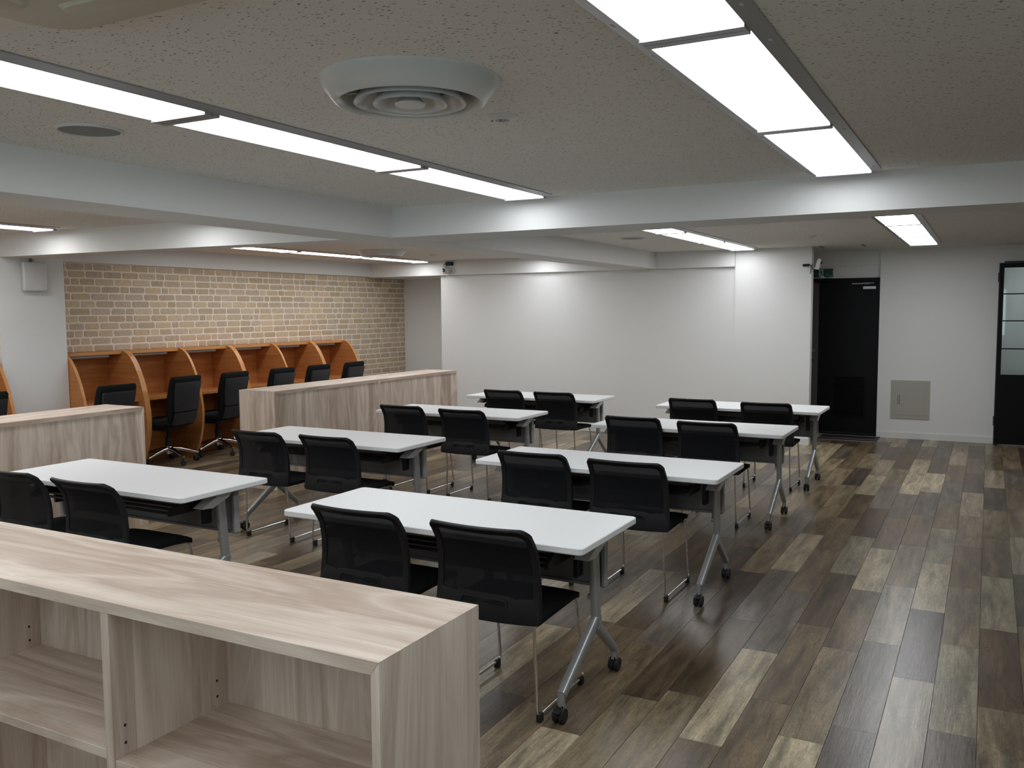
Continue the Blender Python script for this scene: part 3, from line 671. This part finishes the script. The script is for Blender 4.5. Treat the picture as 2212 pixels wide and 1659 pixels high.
for xa, xb, z in ((-1.872, bx1-0.0212, 0.498), (-2.716, -1.9012, 0.518), (bx0+0.0212, -2.7452, 0.50)):
    B().box(xa, xb, by0+0.006, by1-0.0185, z-0.025, z, 0.0008, 1).build('shelf', M['oak_x'], nb)
    B().box(xa, xb, by0+0.006, by1-0.0185, 0.06, 0.085, 0.0008, 1).build('bottom_board', M['oak_x'], nb)
B().box(bx0+0.021, bx1-0.021, by0+0.03, by0+0.045, 0.0, 0.06).build('plinth', M['oak_x'], nb)
pin_holes(nb, -1.872, 1, (1.42, 1.72), (0.53, 0.575)); pin_holes(nb, -2.716, 1, (1.42, 1.72), (0.545, 0.59))

def bookcase_side(label, y0, y1, units):
    # runs along y, back turned to +x
    x0, x1, h = -6.055, -5.622, 0.90
    t = thing('low_bookcase', label, 'bookcase', (0, 0, 0), 0, 'low pale wood bookcases')
    U = (y1-y0)/units
    for k in range(units):
        a, b_ = y0+k*U, y0+(k+1)*U
        B().prism([(a+0.001, h), (b_-0.001, h), (b_-0.0228, h-0.030), (a+0.0228, h-0.030)], 'x', x0, x1).build('top', M['oak_y'], t)
        for ya, sg in ((a+0.0006, 1), (b_-0.0006, -1)): B().prism([(ya, 0), (ya, h-0.0004), (ya+sg*0.022, h-0.0305), (ya+sg*0.022, 0)], 'x', x0, x1).build('side_panel', M['oak_z'], t)
        B().box(x1-0.018, x1-0.006, a+0.0226, b_-0.0226, 0.0, h-0.0305).build('back_panel', M['oak_z'], t)
        for z in (0.06, 0.48): B().box(x0+0.005, x1-0.0185, a+0.0228, b_-0.0228, z, z+0.025).build('shelf', M['oak_y'], t)
        m = (a+b_)/2; B().box(x0+0.003, x1-0.0185, m-0.0125, m+0.0125, 0.506, h-0.0305).build('divider', M['oak_z'], t)
bookcase_side('long pale wood bookcase before the far study booths', 5.945, 9.045, 2)
bookcase_side('pale wood bookcase at the left edge below the white column', 1.45, 4.55, 2)

# ------------------------------------------------------------------ tables
def make_table(label):
    t = thing('training_table', label, 'table', (0, 0, 0), 0, 'white folding training tables')
    TZ = 0.70
    top = B(); o1 = rrect(1.5, 0.6, 0.024, 6); o2 = rrect(1.493, 0.593, 0.021, 6)
    top.loft([[(p[0], p[1], TZ-0.028) for p in o2], [(p[0], p[1], TZ-0.024) for p in o1], [(p[0], p[1], TZ-0.003) for p in o1], [(p[0], p[1], TZ) for p in o2]])
    top.build('tabletop', M['white_top'], t, 30)
    u = B(); u.box(-0.64, 0.64, 0.01, 0.075, 0.625, 0.672, 0.004, 1)
    for x in (-0.60, 0.56): u.box(x, x+0.04, -0.22, 0.22, 0.648, 0.672)
    u.build('under_frame', M['blk_metal'], t)
    for y in (-0.20, -0.13, -0.06, 0.01): B().box(-0.545, 0.545, y-0.007, y+0.007, 0.578, 0.590).build('shelf_bar', M['blk_metal'], t)
    for s in (-1, 1):
        B().prism([(-0.215, 0.572), (0.02, 0.572), (0.06, 0.648), (-0.10, 0.648), (-0.215, 0.596)], 'x', s*0.545, s*0.565).build('shelf_arm', M['blk_metal'], t)
    mp = B(); mp.box(-0.665, 0.665, 0.142, 0.152, 0.43, 0.655, 0.002, 1)
    mp.box(-0.665, 0.665, 0.128, 0.152, 0.418, 0.430, 0.002, 1)
    mp.box(0.655, 0.672, 0.115, 0.152, 0.425, 0.655, 0.002, 1); mp.box(-0.672, -0.655, 0.115, 0.152, 0.425, 0.655, 0.002, 1)
    mp.build('modesty_panel', M['alu_grey'], t)
    for s in (-1, 1):
        x = s*0.655
        lg = B()
        def beam(p, q, wx, d):
            (ya, za), (yb, zb) = p, q; L = math.hypot(yb-ya, zb-za); ny, nz = -(zb-za)/L, (yb-ya)/L
            rings = []
            for (yy, zz, dd) in ((ya, za, d[0]), (yb, zb, d[1])):
                rings.append([(x+px, yy+ny*pd, zz+nz*pd) for px, pd in rrect(wx, dd, min(wx, dd)*0.3, 3)])
            lg.loft(rings)
        beam((0.03, 0.655), (0.062, 0.285), 0.034, (0.052, 0.046))
        L = lg.build('leg', M['alu'], t, 35)
        lg = B(); beam((0.075, 0.315), (-0.285, 0.105), 0.036, (0.048, 0.036)); lg.cyl((x, -0.287, 0.115), (x, -0.287, 0.058), 0.016, None, 14); lg.build('foot', M['alu'], t, 35)
        lg = B(); beam((0.062, 0.275), (0.262, 0.105), 0.034, (0.044, 0.034)); lg.cyl((x, 0.262, 0.115), (x, 0.262, 0.058), 0.016, None, 14); lg.build('foot', M['alu'], t, 35)
        B().prism([(-0.135, 0.606), (-0.06, 0.600), (0.05, 0.640), (0.085, 0.6715), (0.0, 0.6715), (-0.12, 0.616)], 'x', x-0.016 if s > 0 else x-0.05, x+0.05 if s > 0 else x+0.016).build('tilt_lever', M['lever'], t)
        B().box(x-s*0.048-0.012, x-s*0.048+0.012, -0.045, 0.01, 0.50, 0.64, 0.004, 1).build('lock_plate', M['blk'], t)
        B().tube(fillet([(x-s*0.02, 0.05, 0.40), (x-s*0.035, 0.09, 0.425), (x-s*0.04, 0.130, 0.425)], 0.02), 0.007, 8).cyl((x-s*0.01, 0.046, 0.40), (x-s*0.03, 0.046, 0.40), 0.012).build('panel_strut', M['alu'], t, 40)
        for yy, dr in ((-0.287, -1), (0.262, 1)):
            sw = 0.012
            cst = B()
            for k in (-1, 1): cst.cyl((x+k*0.006, yy+dr*sw, 0.030), (x+k*0.022, yy+dr*sw, 0.030), 0.030, 0.028, 20)
            w = cst.build('caster', M['rubber'], t, 40)
            h = B(); pr = [(yy+dr*sw+0.034*math.cos(a), 0.030+0.034*math.sin(a)) for a in [k*PI/8 for k in range(0, 9)]]
            h.prism(pr, 'x', x-0.005, x+0.005); h.box(x-0.012, x+0.012, yy-0.014, yy+0.014, 0.055, 0.068)
            if dr < 0: h.box(x-0.016, x+0.016, yy-0.055, yy-0.02, 0.050, 0.058, 0.002, 1)
            h.build('caster_hood', M['blk'], w)
    return t
TB = [('nearest table of the right column, white top with dark frame', -2.078, 3.317), ('second table of the right column counted from the camera, white top', -1.992, 4.898),
      ('third table of the right column counted from the camera, white top', -2.023, 6.761), ('farthest table of the right column, white top, before the black door', -2.03, 8.341),
      ('nearest table of the left column, white top beside the left bookcase', -4.197, 3.285), ('second table of the left column counted from the camera, white top', -4.166, 5.049),
      ('third table of the left column, white top beside the long bookcase', -4.231, 6.866), ('farthest table of the left column, white top, before the back wall', -4.223, 8.47)]
t0 = make_table(TB[0][0]); t0.location = (TB[0][1], TB[0][2], 0)
for lb, x, y in TB[1:]: dup(t0, (x, y, 0), 0, lb)

# ------------------------------------------------------------------ stacking chairs
def make_chair(label):
    t = thing('stacking_chair', label, 'chair', (0, 0, 0), 0, 'black mesh sled-base chairs')
    ZB0, HT = 0.405, 0.385
    def prof(v):
        K = [(0.0, -0.035), (0.12, -0.022), (0.35, -0.012), (0.55, -0.014), (0.75, -0.030), (0.88, -0.062), (1.0, -0.108)]
        for (a, ya), (b, yb) in zip(K, K[1:]):
            if v <= b+1e-9:
                s = (v-a)/(b-a); s = s*s*(3-2*s)*0.35 + s*0.65; return ya+(yb-ya)*s
        return K[-1][1]
    def surf(s, v, d=0.0):
        # s: metres across, v: 0..1 up, d: out of the back (towards -y)
        vv = max(0, min(1, v)); curve = 0.035*(1-(s/0.235)**2)
        e = 0.004
        dy = (prof(min(1, vv+e))-prof(max(0, vv-e)))/(HT*2*e); L = math.hypot(1, dy)
        return Vector((s, prof(vv)-curve - d/L, ZB0+v*HT + d*dy/L))
    def outline(inset_s, inset_b, inset_t, rb, rt, n=7):
        pts = []
        h0, h1 = inset_b, HT-inset_t
        def wid(h): return (0.236 if h < 0.2 else 0.236-0.018*((h-0.2)/0.185)**1.5) - inset_s
        cs = []
        for sx, top in ((1, True), (-1, True), (-1, False), (1, False)):
            r = rt if top else rb; cy = (h1-r) if top else (h0+r)
            for k in range(n+1):
                a = k/n*PI/2
                if top: ang = a if sx > 0 else PI/2+a
                else: ang = PI+a if sx < 0 else 1.5*PI+a
                hh = cy+r*math.sin(ang); w = wid(hh)
                pts.append((sx*(w-r)+r*math.cos(ang), hh/HT))
        # subdivide straight runs
        out = []
        for i, p in enumerate(pts):
            q = pts[(i+1) % len(pts)]; out.append(p)
            L = math.hypot(q[0]-p[0], (q[1]-p[1])*HT); m = int(L/0.035)
            for k in range(1, m+1):
                f = k/(m+1); out.append((p[0]+(q[0]-p[0])*f, p[1]+(q[1]-p[1])*f))
        return out
    OUT = outline(0, 0, 0, 0.015, 0.032)
    INN = []
    for s, v in OUT:   # inner edge: thin at the sides and top, tall plastic band at the foot
        h = v*HT
        ss = s*(0.205/0.236); hh = 0.092+(h)*(0.357-0.092)/HT
        r = 0.05
        if hh < 0.092+r and abs(ss) > 0.205-r*1.2:
            k = (0.092+r-hh)/r; hh = hh + k*k*0.004
        if hh < 0.10: hh += 0.012*max(0, 1-(ss/0.125)**8)
        INN.append((ss, hh/HT))
    fr = B()
    ra = [surf(s, v, -0.006) for s, v in OUT]; rb_ = [surf(s, v, 0.006) for s, v in OUT]
    mid = [((a[0]*0.93+b[0]*0.07)*1.0, a[1]*0.93+b[1]*0.07) for a, b in zip(OUT, INN)]
    rc = [surf(s, v, 0.010) for s, v in mid]
    rd = [surf(s, v, 0.004) for s, v in INN]; re = [surf(s, v, -0.005) for s, v in INN]
    R_ = [fr.ring(x) for x in (ra, rb_, rc, rd, re)]
    for a, b in zip(R_, R_[1:]+R_[:1]): fr.bridge(a, b)
    fr.build('back_frame', M['blk'], t, 50)
    # mesh panel
    mp = B(); cS = sum(p[0] for p in INN)/len(INN); cV = sum(p[1] for p in INN)/len(INN)
    rings = []
    for k in (1.02, 0.8, 0.55, 0.3, 0.1): rings.append(mp.ring([surf(cS+(s-cS)*k, cV+(v-cV)*k, 0.001) for s, v in INN]))
    for a, b in zip(rings, rings[1:]): mp.bridge(a, b)
    mp.cap(rings[-1])
    mp.build('back_mesh', M['mesh'], t, 60)
    # hand slot
    hs = B(); q = rrect(0.20, 0.040, 0.016, 4); q2 = rrect(0.214, 0.054, 0.022, 4)
    zc_ = 0.062
    R_ = [hs.ring([surf(p[0], (zc_+p[1])/HT, d) for p in qq]) for qq, d in ((q2, 0.006), (q2, 0.0115), (q, 0.0125), (q, 0.004))]
    for a, b in zip(R_, R_[1:]): hs.bridge(a, b)
    hs.build('hand_slot', M['blk'], t, 40)
    hp = B(); R2 = [hp.ring([surf(p[0]*k, (zc_+p[1]*k)/HT, 0.0095) for p in q]) for k in (1.0, 0.5)]
    hp.bridge(R2[0], R2[1]); hp.cap(R2[1]); hp.build('slot_recess', M['blk_soft'], t)
    # seat
    se = B(); nx, ny = 14, 14; top = []; bot = []
    for j in range(ny+1):
        v = j/ny; y = -0.035+0.455*v; hw = 0.232-0.014*v
        if v > 0.88: hw -= 0.035*((v-0.88)/0.12)**2
        rt = []; rbm = []
        for i in range(nx+1):
            u = -1+2*i/nx
            z = 0.432-0.010*(1-u*u)*math.sin(PI*min(1, v*1.1)) - (0.030*((v-0.8)/0.2)**2 if v > 0.8 else 0) - 0.006*abs(u)**6
            rt.append(se.bm.verts.new((u*hw, y, z))); rbm.append(se.bm.verts.new((u*hw*0.985, y, z-0.022-0.008*(1-u*u))))
        top.append(rt); bot.append(rbm)
    for j in range(ny):
        for i in range(nx):
            se.bm.faces.new((top[j][i], top[j][i+1], top[j+1][i+1], top[j+1][i])); se.bm.faces.new((bot[j][i], bot[j+1][i], bot[j+1][i+1], bot[j][i+1]))
        se.bm.faces.new((top[j][0], top[j+1][0], bot[j+1][0], bot[j][0])); se.bm.faces.new((top[j][nx], bot[j][nx], bot[j+1][nx], top[j+1][nx]))
    for i in range(nx):
        se.bm.faces.new((top[0][i], bot[0][i], bot[0][i+1], top[0][i+1])); se.bm.faces.new((top[ny][i], top[ny][i+1], bot[ny][i+1], bot[ny][i]))
    se.build('seat', M['blk_soft'], t, 40)
    # chrome sled
    for s in (-1, 1):
        xt, xb = s*0.195, s*0.205
        path = fillet([(xt, -0.012, 0.44), (xt, 0.000, 0.32), (xb, 0.002, 0.026), (xb, 0.445, 0.026), (xt, 0.388, 0.392), (xt, 0.06, 0.402)], 0.035, 6)
        B().tube(path, 0.0062, 10).build('sled_frame', M['chrome'], t, 60)
        for y in (0.022, 0.415):
            g = B(); g.box(xb-0.010, xb+0.010, y-0.016, y+0.016, 0.0, 0.022, 0.004, 2).cyl((xb, y-0.016, 0.026), (xb, y+0.016, 0.026), 0.0095, None, 10)
            g.build('glide', M['rubber'], t)
    for y, z in ((0.10, 0.398), (0.33, 0.394)): B().tube([(-0.195, y, z), (0.195, y, z)], 0.006, 8).build('crossbar', M['chrome'], t, 60)
    return t
def CH(x, y, label, rz=0.0): CHS.append((x*1.0125, y*1.0125+0.075, label, rz))
CHS = []
CH(-1.68, 2.856, 'right chair at the nearest right-column table, nearest the camera')
CH(-2.289, 2.871, 'left chair at the nearest right-column table, half hidden by the bookcase')
CH(-2.285, 4.478, 'left chair at the second right-column table'); CH(-1.70, 4.435, 'right chair at the second right-column table, whole chrome sled in view')
CH(-2.365, 6.32, 'left chair at the third right-column table'); CH(-1.77, 6.24, 'right chair at the third right-column table')
CH(-2.36, 7.84, 'left chair at the farthest right-column table'); CH(-1.68, 7.76, 'right chair at the farthest right-column table')
CH(-4.46, 2.775, 'black chair cut by the left photo edge at the nearest left-column table'); CH(-3.86, 2.76, 'right chair at the nearest left-column table, behind the near bookcase')
CH(-4.40, 4.475, 'left chair at the second left-column table'); CH(-3.80, 4.485, 'right chair at the second left-column table')
CH(-4.465, 6.267, 'left chair at the third left-column table'); CH(-3.815, 6.20, 'right chair at the third left-column table')
CH(-4.383, 7.94, 'left chair at the farthest left-column table'); CH(-3.794, 7.917, 'right chair at the farthest left-column table')
ch0 = make_chair(CHS[0][2]); ch0.location = (CHS[0][0], CHS[0][1], 0)
for x, y, lb, rz in CHS[1:]: dup(ch0, (x, y, 0), rz, lb)

# ------------------------------------------------------------------ study carrels
ARC = [(0.25, 1.215), (0.29, 1.212), (0.33, 1.195), (0.38, 1.155), (0.43, 1.09), (0.475, 1.01), (0.515, 0.92), (0.555, 0.80), (0.585, 0.675), (0.60, 0.58), (0.605, 0.50), (0.598, 0.40), (0.58, 0.30), (0.552, 0.20), (0.515, 0.11), (0.468, 0.02), (0.455, 0.0)]
def carrel(label, y0, booths, pitch):
    t = thing('study_carrel', label, 'study booth', (XL+0.012, y0, 0), 0, 'orange wood study booths')
    T = 0.027; n = len(booths) if isinstance(booths, list) else booths; W_ = n*pitch
    def panel(nm, ya):
        p = B().prism([(0.0, 0.0), (0.0, 1.215)] + ARC, 'y', ya, ya+T).build(nm, M['car_x'], t)
        e = B(); A = [Vector(a) for a in ARC]; nrm = []
        for i in range(len(A)):
            d = (A[min(i+1, len(A)-1)]-A[max(i-1, 0)]).normalized(); nrm.append(Vector((-d.y, d.x)))
        o2 = [A[i]-nrm[i]*-0.004 for i in range(len(A))]; o2 = [A[i]+nrm[i]*0.004 if (A[i]+nrm[i]*0.004).x > A[i].x else A[i]-nrm[i]*0.004 for i in range(len(A))]
        o2[0] = Vector((0.25, 1.219))
        for i in range(len(A)-1):
            q = [A[i], o2[i], o2[i+1], A[i+1]]
            e.prism([(v.x, v.y) for v in q], 'y', ya-0.0015, ya+T+0.0015)
        e.build('edge_band', M['car_edge'], p, 40)
    panel('side_panel', 0.002); panel('side_panel', W_-T-0.002)
    for k in range(1, n): panel('partition', k*pitch-T/2)
    for k in range(n):
        a = k*pitch + (T+0.002 if k == 0 else T/2); b_ = (k+1)*pitch - (T+0.002 if k == n-1 else T/2)
        B().box(0.002, 0.022, a, b_, 0.0, 1.19).build('back_panel', M['car_y'], t)
        ts_ = B().box(0.0, 0.26, a, b_, 1.190, 1.2145).build('top_shelf', M['car_y'], t)
        B().box(0.26, 0.264, a, b_, 1.186, 1.216).build('edge_band', M['car_edge'], ts_)
        dk = B().box(0.022, 0.50, a, b_, 0.695, 0.72).build('desk', M['car_y'], t)
        B().box(0.50, 0.503, a, b_, 0.695, 0.72).build('edge_band', M['car_edge'], dk)
        lm = B().box(0.185, 0.235, a+0.01, b_-0.13, 1.155, 1.190, 0.008, 2).build('booth_lamp', M['tube'], t)
PC = 0.722; Y0 = 5.54
carrel('single study booth beside the white column, leftmost of the row', Y0, 1, PC)
carrel('double study booth, second unit from the white column', Y0+PC, 2, PC)
carrel('double study booth, third unit from the white column', Y0+3*PC, 2, PC)
carrel('single study booth at the far end of the row', Y0+5*PC, 1, PC)
carrel('study booth on the near side of the white column, cut by the photo edge', 4.852-2*PC, 2, PC)

# ------------------------------------------------------------------ office chairs
def make_office(label):
    t = thing('office_chair', label, 'office chair', (0, 0, 0), 0, 'black wheeled office chairs')
    def sect(z, y, w, th, r): return [(p[0], y+p[1], z) for p in rrect(w, th, r, 5)]
    # local: front is +y, backrest at -y
    B().loft([sect(0.47, -0.195, 0.37, 0.030, 0.014), sect(0.52, -0.205, 0.41, 0.060, 0.028), sect(0.62, -0.215, 0.425, 0.075, 0.033), sect(0.75, -0.230, 0.43, 0.075, 0.033), sect(0.88, -0.262, 0.43, 0.070, 0.033), sect(0.925, -0.275, 0.425, 0.066, 0.032), sect(0.945, -0.278, 0.40, 0.040, 0.019)]).build('backrest', M['blk_soft'], t, 60)
    B().loft([sect(0.575, -0.262, 0.33, 0.030, 0.013), sect(0.60, -0.264, 0.345, 0.036, 0.016), sect(0.75, -0.278, 0.36, 0.036, 0.016), sect(0.87, -0.305, 0.375, 0.036, 0.016), sect(0.882, -0.308, 0.37, 0.028, 0.012)]).build('back_shell', M['blk_shell'], t, 50)
    B().loft([sect(0.425, -0.175, 0.28, 0.09, 0.03), sect(0.44, -0.205, 0.31, 0.075, 0.03), sect(0.49, -0.243, 0.33, 0.045, 0.02), sect(0.565, -0.258, 0.32, 0.034, 0.015)]).build('back_support', M['blk_shell'], t, 50)
    def pl(z, w, d, r): return [(p[0], 0.03+p[1], z) for p in rrect(w, d, r, 6)]
    B().loft([pl(0.405, 0.40, 0.38, 0.09), pl(0.415, 0.45, 0.45, 0.10), pl(0.455, 0.48, 0.48, 0.10), pl(0.475, 0.46, 0.46, 0.10), pl(0.482, 0.40, 0.40, 0.09)]).build('seat', M['blk_soft'], t, 60)
    B().loft([pl(0.355, 0.18, 0.20, 0.05), pl(0.38, 0.32, 0.32, 0.08), pl(0.405, 0.40, 0.38, 0.09)]).build('seat_shell', M['blk'], t, 60)
    B().cyl((0, 0, 0.17), (0, 0, 0.27), 0.030).cyl((0, 0, 0.27), (0, 0, 0.36), 0.018).build('gas_column', M['blk'], t, 40)
    B().cyl((0, 0, 0.105), (0, 0, 0.185), 0.042, 0.036, 20).build('hub', M['chrome'], t, 40)
    for k in range(5):
        a = 2*PI*k/5 + 0.65; c, s_ = math.cos(a), math.sin(a)
        def rg(r, z, w, h): return [(c*r - s_*px, s_*r + c*px, z+pz) for px, pz in rrect(w, h, min(w, h)*0.35, 3)]
        B().loft([rg(0.02, 0.158, 0.056, 0.046), rg(0.10, 0.148, 0.050, 0.040), rg(0.20, 0.122, 0.040, 0.032), rg(0.29, 0.094, 0.034, 0.026), rg(0.305, 0.090, 0.022, 0.016)]).build('base_leg', M['chrome'], t, 40)
        cx_, cy_ = c*0.285, s_*0.285; b = B(); aa = a+1.1+k
        for sg_ in (-1, 1):
            ox, oy = -math.sin(aa)*0.012*sg_, math.cos(aa)*0.012*sg_
            b.cyl((cx_+ox*0.5, cy_+oy*0.5, 0.030), (cx_+ox*1.9, cy_+oy*1.9, 0.030), 0.030, 0.027, 16)
        b.cyl((cx_, cy_, 0.04), (cx_, cy_, 0.088), 0.008, None, 8); b.build('caster', M['rubber'], t, 40)
    return t
OC = [(6.55, 'office chair in the second study booth from the column, wheels in view', 0.10), (5.48, 'office chair in the booth beside the column, behind the left bookcase', 0.05),
      (7.25, 'office chair in the third study booth, left of the long bookcase end', 0.08), (8.02, 'office chair in the fourth study booth, above the long bookcase', 0.06),
      (8.68, 'office chair in the fifth study booth, above the long bookcase', 0.05), (9.38, 'office chair in the last study booth, farthest from the column', 0.08),
      (4.43, 'office chair at the left photo edge in the near booth', 0.0)]
oc0 = None
for y, lb, r in OC:
    if oc0 is None: oc0 = make_office(lb); o = oc0
    else: o = dup(oc0, (0, 0, 0), 0, lb)
    o.location = (-7.42 if abs(y-5.48) < 0.01 else -7.73, y, 0); o.rotation_euler = (0, 0, PI/2 + r)
